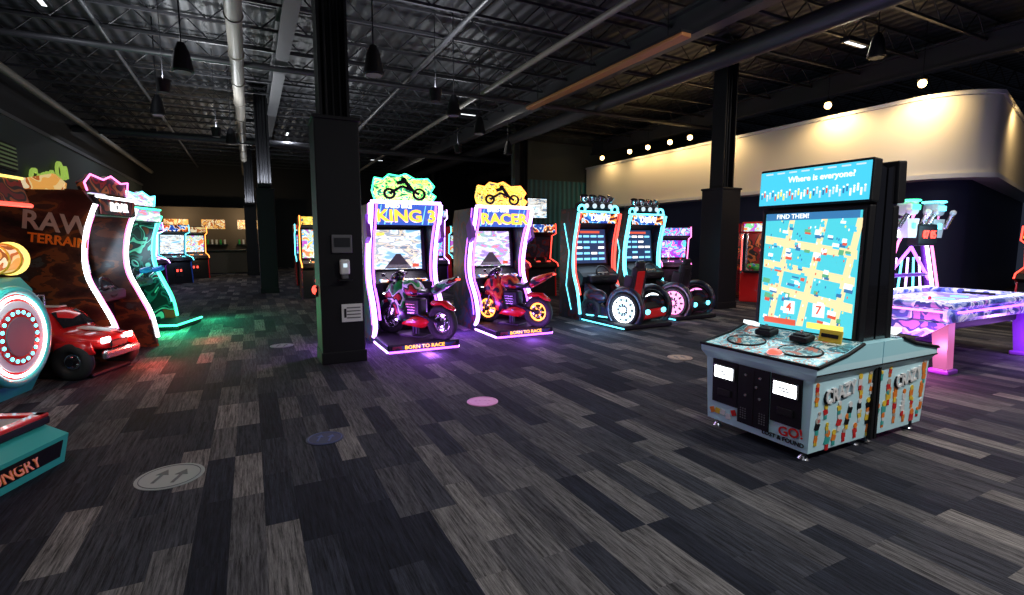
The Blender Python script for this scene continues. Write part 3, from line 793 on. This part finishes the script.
    b.box((-.2, -.018, -.46), (.3, .003, .05), 'map_red'); b.box((.2, -.018, -.46), (.3, .003, .05), 'map_yellow')
    for sx in (-1, 1): b.box((sx * .43, -.006, -.02), (.02, .012, 1.02), 'dark_metal')
    b.M = S
    b.box((0, .15 + D, 2.1), (.96, .14, .33), 'black', .015, (-3, 0, 0))
    b.M = S @ T(0, .072 + D, 2.1) @ Rx(-3)
    b.box((0, 0, 0), (.93, .008, .29), 'marquee_cyan')
    b.text('Where is everyone?', .068, T(.08, -.008, .06) @ Rx(90), 'map_white', .002)
    for i in range(34):
        x = -.44 + i * .0265; zz = -.07 + .02 * math.sin(i * 2.1)
        b.box((x, -.006, zz), (.014, .002, .04), rnd.choice(['map_white', 'map_blue', 'screen_pale', 'map_red', 'screen_pale', 'map_yellow']))
        b.cyl((x, -.004, zz + .03), (x, -.008, zz + .03), .008, 'map_white', seg=8)
    for i in range(8): b.box((-.38 + i * .11, -.006, .125), (.07, .002, .012), 'screen_pale')
    b.M = S
    for sx in (-1, 1): b.prism([(.3, .86), (.47, .86), (.47, 2.2), (.36, 2.22)], sx * .44, sx * .455, 'black_gloss')
    b.M = Matrix.Identity(4)
    o = b.obj('prize_arcade_machine', loc, rz)
    light('screen_light', 'AREA', (0, .13, 1.4), 10, (.7, .95, 1), .7, rot=(-70, 0, 0), parent=o)
    return o
pusher((4.0, 2.72, 0), -90)
pusher((4.78, 2.72, 0), 90)

# ---------------------------------------------------------------- air hockey table
b = B()
Lx, Wy = 1.3, .72
b.box((0, 0, .72), (2 * Lx, 2 * Wy, .16), 'art_apron', .06)
b.box((0, 0, .805), (2 * Lx - .2, 2 * Wy - .2, .02), 'art_hockey')
b.box((0, 0, .58), (2 * Lx - .5, 2 * Wy - .4, .16), 'black', .03)
for s in (-1, 1):
    b.box((0, s * (Wy - .05), .85), (2 * Lx - .1, .1, .08), 'art_apron', .03)
    b.box((s * (Lx - .05), 0, .85), (.1, 2 * Wy - .1, .08), 'art_apron', .03)
    b.box((s * (Lx - .1), 0, .84), (.03, .4, .03), 'black')
    b.tube([(-Lx + .1, s * (Wy + .005), .78), (Lx - .1, s * (Wy + .005), .78)], .014, 'led_violet')
    b.tube([(s * (Lx + .005), -Wy + .1, .78), (s * (Lx + .005), Wy - .1, .78)], .014, 'led_pink')
    b.tube([(-Lx + .12, s * (Wy - .1), .9), (Lx - .12, s * (Wy - .1), .9)], .008, 'led_white')
    b.prism([(-Wy + .05, .64), (Wy - .05, .64), (Wy - .3, .45), (-Wy + .3, .45)], s * Lx - s * .06, s * Lx, 'art_apron')
    for t in (-1, 1):
        b.prism([(t * (Wy - .08), .64), (t * (Wy - .26), .64), (t * (Wy - .2), .05), (t * (Wy - .06), .05)][::t], s * (Lx - .26), s * (Lx - .1), 'leg_pink' if s < 0 else 'purple')
        b.box((s * (Lx - .18), t * (Wy - .13), .03), (.24, .22, .06), 'purple', .015)
for x in (-.6, 0, .6): b.torus((x, 0, .818), .18 if x == 0 else .1, .008, 'led_blue', 'z')
b.cyl((-.7, -.2, .82), (-.7, -.2, .86), .05, 'led_pink'); b.ell((-.7, -.2, .88), (.02, .02, .03), 'red')
# overhead arch with lit scoreboard and two robot mascots
b.M = T(.62, Wy, .7) @ Matrix.Scale(1.12, 4) @ T(0, -Wy, -.7)
for x, dx in ((-.75, .3), (.75, -.3)):
    b.tube([(x, Wy + .02, .65), (x + dx, Wy + .02, 1.5), (x + dx * 1.5, Wy - .1, 1.95)], .05, 'purple')
    b.tube([(x - .07, Wy - .04, .8), (x + dx - .07, Wy - .04, 1.5), (x + dx * 1.5 - .07, Wy - .16, 1.95)], .022, 'led_white')
    b.tube([(x + .07, Wy - .04, .8), (x + dx + .07, Wy - .04, 1.5), (x + dx * 1.5 + .07, Wy - .16, 1.95)], .02, 'led_pink')
b.tube([(-.6, Wy, 1.05), (.6, Wy, 1.05)], .03, 'purple')
b.tube([(-.7, Wy, .9), (0, Wy - .03, 1.45), (.7, Wy, .9)], .02, 'led_violet')
for k in range(5): b.tube([(-.4 + .2 * k, Wy, .85), (-.3 + .15 * k, Wy, 1.3)], .014, 'led_cyan' if k % 2 else 'led_purple')
b.box((0, Wy - .15, 1.62), (.5, .16, .3), 'black', .03); b.text('07 05', .15, T(0, Wy - .24, 1.62) @ Rx(90), 'led_red', .005)
for cx, shell, eye in ((-.36, 'white', 'led_green'), (.32, 'light_grey', 'led_cyan')):
    b.box((cx, Wy - .12, 1.98), (.26, .2, .2), shell, .06); b.box((cx, Wy - .225, 1.99), (.18, .02, .07), eye, .01)
    b.torus((cx, Wy - .12, 2.08), .13, .014, eye, 'z')
    b.cyl((cx, Wy - .12, 1.84), (cx, Wy - .12, 1.9), .05, 'dark_metal')
    b.prism([(cx - .15, 1.84), (cx + .15, 1.84), (cx + .1, 1.58), (cx - .1, 1.58)], Wy - .2, Wy - .04, shell, 'y')
    b.box((cx, Wy - .21, 1.74), (.08, .02, .08), eye, .01)
    for sx in (-1, 1):
        b.tube([(cx + sx * .17, Wy - .12, 1.8), (cx + sx * .27, Wy - .16, 1.72), (cx + sx * .24, Wy - .24, 1.9)], .028, 'silver')
        b.ell((cx + sx * .24, Wy - .25, 1.93), (.04, .04, .04), shell)
b.M = Matrix.Identity(4)
o = b.obj('air_hockey_table', (8.75, 3.72, 0), 0)
light('glow', 'POINT', (-.5, 0, 1.3), 24, (.6, .35, 1), .03, parent=o)
light('glow_arch', 'POINT', (.6, .1, 1.8), 18, (.4, .85, 1), .03, parent=o)
light('glow_under', 'POINT', (-1.5, -.5, .3), 30, (1, .2, .6), .03, parent=o)
light('glow_under_b', 'POINT', (.9, -.9, .3), 32, (.5, .2, 1), .03, parent=o)

# ---------------------------------------------------------------- background machines
def upright(loc, rz, side, scr, hdr, led, wide=.4, H=2.1, glow=None, name='arcade_cabinet', deck='dark_metal'):
    b = B()
    prof = [(-.25, 0), (.4, 0), (.45, H), (-.18, H + .03), (-.22, H - .25), (.02, H - .32), (.1, 1.1), (-.3, .98), (-.36, .88), (-.2, .8)]
    b.prism(prof, -wide, wide, 'black')
    for sx in (-1, 1):
        b.prism([(p[0] * 1.04 - .01, p[1]) for p in prof], sx * wide, sx * (wide + .03), side)
        b.tube([(sx * (wide + .015), p[0] - .02, p[1]) for p in (prof[3:9])], .016, led)
    b.quad([(-wide + .05, .088, 1.14), (wide - .05, .088, 1.14), (wide - .05, .01, H - .36), (-wide + .05, .01, H - .36)], scr)
    b.box((0, -.215, H - .11), (2 * wide - .04, .02, .22), hdr, 0, (-8, 0, 0))
    b.box((0, -.16, 1.02), (2 * wide - .06, .3, .02), deck, .004, (16, 0, 0))
    for sx in (-.2, .15):
        b.cyl((sx, -.17, 1.02), (sx, -.17, 1.1), .01, 'silver'); b.ell((sx, -.17, 1.12), (.03, .03, .03), 'red')
        for k in range(3): b.cyl((sx + .06 + .045 * k, -.18, 1.02), (sx + .06 + .045 * k, -.18, 1.04), .015, led)
    b.box((0, -.235, .45), (.3, .02, .35), 'dark_metal', .01)
    for sx in (-.07, .07): b.box((sx, -.25, .5), (.06, .02, .09), 'led_red', .005)
    o = b.obj(name, loc, rz)
    if glow: light('glow', 'POINT', (0, -.6, 1.0), 10, glow, .03, parent=o)
    return o
def claw(loc, rz, body, led, fill):
    b = B()
    b.box((0, 0, .4), (.9, .85, .8), body, .03)
    b.box((0, 0, 1.98), (.92, .87, .3), body, .04); b.box((0, -.44, 1.98), (.8, .02, .2), 'art_mixed')
    for sx in (-.43, .43):
        for sy in (-.4, .4): b.box((sx, sy, 1.3), (.05, .05, 1.1), 'silver', .01)
        b.tube([(sx, -.43, .85), (sx, -.43, 1.8)], .014, led)
    b.box((0, .4, 1.3), (.85, .02, 1.05), fill)
    for i in range(26):
        b.ell((rnd.uniform(-.32, .32), rnd.uniform(-.3, .3), .86 + rnd.random() * .12), (.09, .09, .08), rnd.choice(['red', 'yellow', 'blue', 'pink', 'white', 'green']), S=10, T=6)
    b.cyl((0, 0, 1.85), (0, 0, 1.45), .012, 'silver')
    for k in range(3):
        a = k * 2.1; b.tube([(0, 0, 1.45), (.1 * math.cos(a), .1 * math.sin(a), 1.36), (.05 * math.cos(a), .05 * math.sin(a), 1.26)], .01, 'chrome')
    b.box((-.15, -.5, .82), (.4, .18, .06), 'black', .015); b.cyl((-.2, -.5, .85), (-.2, -.5, .94), .012, 'silver'); b.ell((-.2, -.5, .96), (.03, .03, .03), 'red')
    b.box((.2, -.43, .35), (.3, .02, .25), 'black', .02)
    o = b.obj('claw_machine', loc, rz)
    light('glow', 'POINT', (0, -.1, 1.75), 8, (1, .8, .7), .03, parent=o)
claw((12.3, 9.3, 0), -60, 'red', 'led_red', 'art_redside')
claw((12.6, 10.8, 0), -60, 'red', 'led_yellow', 'art_redside')
upright((11.2, 11.4, 0), -30, 'pink', 'art_neon', 'art_neon', 'led_pink', .4, 2.0, (1, .4, .8))
upright((12.4, 13.2, 0), -50, 'blue', 'art_game', 'art_neon', 'led_cyan', .4, 2.0)
upright((14.0, 4.15, 0), -90, 'red', 'art_yellow', 'art_yellow', 'led_red', .4, 1.9)
upright((1.7, 15.7, 0), 0, 'art_redside', 'art_mixed', 'art_yellow', 'led_orange', .42, 2.3, (1, .6, .3))
upright((2.9, 15.9, 0), 0, 'blue', 'art_game', 'art_race', 'led_blue', .42, 2.2, (.5, .6, 1))
upright((3.4, 12.9, 0), 0, 'yellow', 'art_game_pink', 'art_yellow', 'led_yellow', .42, 2.25, (1, .7, .2))
upright((6.1, 12.6, 0), 0, 'yellow', 'art_carbody', 'art_yellow', 'led_yellow', .5, 2.2, (1, .7, .2))
upright((7.6, 13.2, 0), 0, 'red', 'art_carbody', 'art_race', 'led_red', .45, 2.1)
upright((9.6, 13.6, 0), 0, 'purple', 'art_neon', 'art_neon', 'led_purple', .45, 2.2)
upright((5.3, 16.2, 0), 0, 'purple', 'art_neon', 'art_neon', 'led_purple', .45, 2.6, (.6, .3, 1))
upright((-3.2, 15.8, 0), 75, 'art_teal', 'art_game', 'art_green', 'led_green', .5, 2.2)
upright((-3.0, 17.9, 0), 75, 'blue', 'art_mixed', 'art_race', 'led_cyan', .5, 2.2, (.4, .8, 1))
upright((-3.0, 20.3, 0), 60, 'purple', 'art_neon', 'art_neon', 'led_purple', .5, 2.2, (.8, .4, 1))
upright((-2.6, 23.3, 0), 40, 'blue', 'art_game', 'art_race', 'led_cyan', .5, 2.2, (.5, .7, 1))
upright((-2.2, 26.0, 0), 20, 'red', 'art_mixed', 'art_warm', 'led_orange', .5, 2.2, (1, .7, .4))
for i in range(6):
    upright((2.0 + i * 1.5, 20.5 + (i % 2), 0), 0, rnd.choice(['red', 'blue', 'purple']), rnd.choice(['art_mixed', 'art_game', 'art_neon']), rnd.choice(['art_yellow', 'art_race', 'art_warm']), rnd.choice(['led_cyan', 'led_purple', 'led_orange']), .5, 2.2, (1, .8, .7) if i % 2 else None)

b = B()
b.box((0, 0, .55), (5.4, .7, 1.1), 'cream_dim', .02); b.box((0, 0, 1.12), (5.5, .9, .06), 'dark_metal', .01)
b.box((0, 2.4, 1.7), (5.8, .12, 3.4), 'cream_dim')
for k in range(3):
    b.box((-1.7 + k * 1.7, 2.3, 2.5), (1.1, .06, .5), 'art_warm'); b.box((-1.7 + k * 1.7, 2.2, 1.4), (1.3, .3, .05), 'dark_metal')
    for j in range(6): b.cyl((-2.2 + k * 1.7 + j * .2, 2.2, 1.42), (-2.2 + k * 1.7 + j * .2, 2.2, 1.68), .05, rnd.choice(['red', 'green', 'white', 'yellow']), seg=8)
o = b.obj('service_counter', (-1.7, 30, 0))
for x in (-1.5, 1.5): light('counter_lamp', 'POINT', (x, 1.2, 2.9), 45, (1, .75, .45), .06, parent=o)

# ---------------------------------------------------------------- floor stickers
def sticker(x, y, r, m, ink):
    b = B(); b.cyl((0, 0, .0005), (0, 0, .004), r, m, seg=40)
    b.torus((0, 0, .004), r * .88, .003, ink, 'z', S=40, T=6)
    for sx in (-.3, .3):
        b.prism([(sx * r - r * .05, -.5 * r), (sx * r + r * .05, -.5 * r), (sx * r + r * .05, .1 * r), (sx * r + r * .2, .1 * r), (sx * r, .5 * r), (sx * r - r * .2, .1 * r), (sx * r - r * .05, .1 * r)], .004, .006, ink, 'z')
    b.obj('floor_sticker', (x, y, 0), -20)
mat('st_grey', (.24, .27, .26), .6); mat('st_ink', (.05, .06, .07), .6); mat('st_pink', (.65, .2, .46), .5); mat('st_blue', (.012, .018, .06), .5); mat('st_tan', (.42, .32, .24), .6)
mat('st_inkb', (.04, .07, .22), .5)
sticker(-.58, 4.15, .21, 'st_grey', 'st_ink')
sticker(2.05, 4.69, .16, 'st_pink', 'st_pink')
sticker(.48, 4.39, .15, 'st_blue', 'st_inkb')
sticker(5.34, 5.25, .17, 'st_tan', 'grey')
sticker(.37, 8.7, .17, 'st_grey', 'st_ink')

# ---------------------------------------------------------------- lights
def pendant(x, y, z, size=1.0):
    b = B()
    b.cyl((0, 0, .3), (0, 0, CZ - z), .012, 'dark_metal', seg=6)
    b.cyl((0, 0, .3), (0, 0, .02), .10 * size, 'black', r1=.15 * size, seg=20)
    b.cyl((0, 0, .42), (0, 0, .3), .05, 'black', r1=.10 * size)
    b.cyl((0, 0, .018), (0, 0, .0), .12 * size, 'dark_metal', seg=20)
    b.obj('pendant_lamp', (x, y, z))
for p in ((1.75, 7.9, 4.05), (-.75, 9.2, 4.1), (3.9, 10.3, 4.2), (5.3, 12.2, 4.3), (-1.6, 13.5, 4.3), (-.3, 16, 4.2), (2.4, 14.2, 4.3), (10.2, 5.6, 4.9), (7.6, 15.2, 4.4), (3.0, 18, 4.4)):
    pendant(*p)
def bulb(x, y, z, e):
    b = B()
    b.ell((0, 0, 0), (.08, .08, .085), 'bulb'); b.cyl((0, 0, .07), (0, 0, .18), .09, 'black', r1=.02); b.cyl((0, 0, .18), (0, 0, CZ - z), .008, 'black', seg=6)
    o = b.obj('bulb_pendant', (x, y, z))
    light('bulb_light', 'SPOT', (-.02, 0, -.12), e, (1, .68, .3), .04, rot=(0, -20, 0), parent=o)
for y, e in ((8.19, 95), (6.17, 120), (11.66, 60), (12.7, 24), (13.6, 36), (14.7, 28), (15.7, 28), (17.4, 28)):
    bulb(13.0, y, 4.98, e)
bulb(16.2, 5.3, 4.98, 70)
def tube_fix(x, y, z, e, rz=0, col=(.93, .95, 1)):
    b = B()
    b.box((0, 0, .05), (.2, .7, .09), 'dark_metal', .01); b.box((0, 0, .005), (.07, .6, .012), 'tube_white')
    for sy in (-.3, .3): b.cyl((0, sy, .08), (0, sy, CZ - z), .006, 'dark_metal', seg=5)
    o = b.obj('ceiling_light', (x, y, z), rz)
    light('tube_light', 'AREA', (0, 0, -.02), e, col, .08, .6, parent=o)
for (x, y, z, e) in ((-2.9, 11.5, 5.6, 30), (2.4, -.8, 4.6, 90), (5.6, -.6, 4.6, 200), (8.8, 2.6, 5.6, 130), (6.0, 5.2, 5.9, 40),  # real fixtures, plus unseen ones added to light the floor and prize machine
                     (10.9, 6.4, 5.5, 60), (-1.5, 1.5, 5.6, 45), (6.5, 16, 5.7, 40), (1.5, 22, 5.7, 60), (6, 27, 5.7, 60), (-3, 24, 5.7, 40)):
    tube_fix(x, y, z, e, 90 if (x > 5) else 0, (1, .93, .84) if x > 5 else (.85, .9, 1))
def fill_uplight(x, y, z, e):  # lamp on a column box, added only to brighten the ceiling
    b = B(); b.box((0, 0, .05), (.3, .3, .1), 'black', .02); o = b.obj('fill_uplight', (x, y, z))
    light('fill_uplight_lamp', 'AREA', (0, 0, .11), e, (.9, .95, 1), .25, rot=(180, 0, 0), parent=o)
for (x, y, z, e) in ((.5, 17.55, 3.26, 70), (.1, 26.8, 3.26, 80)):
    fill_uplight(x, y, z, e)
for (x, y, e) in ((-1.2, 11, 85), (3.2, 9.4, 55), (-.6, 15, 80), (5.6, 14.5, 30), (1.0, 4.8, 20), (2.5, 18.5, 50)):  # invented hanging lamps, added so the deck and joists catch light
    b = B(); b.cyl((0, 0, 0), (0, 0, .22), .09, 'black', r1=.12); b.cyl((.0, 0, .22), (0, 0, CZ - 4.2), .006, 'dark_metal', seg=5)
    o = b.obj('fill_pendant', (x, y, 4.2))
    light('fill_up_lamp', 'AREA', (0.0, 0, .24), e, (.9, .95, 1), .2, rot=(180, 0, 0), parent=o)

w = bpy.data.worlds.new('World'); sc.world = w; w.use_nodes = True
w.node_tree.nodes['Background'].inputs['Color'].default_value = (.4, .48, .75, 1)
w.node_tree.nodes['Background'].inputs['Strength'].default_value = .045

cam = bpy.data.cameras.new('camera'); cam.lens = 18; cam.sensor_width = 36; cam.clip_start = .05
co = bpy.data.objects.new('camera', cam); COL.objects.link(co)
co.location = (0, 0, 1.65); co.rotation_euler = (math.radians(83.6), 0, math.radians(-27))
sc.camera = co
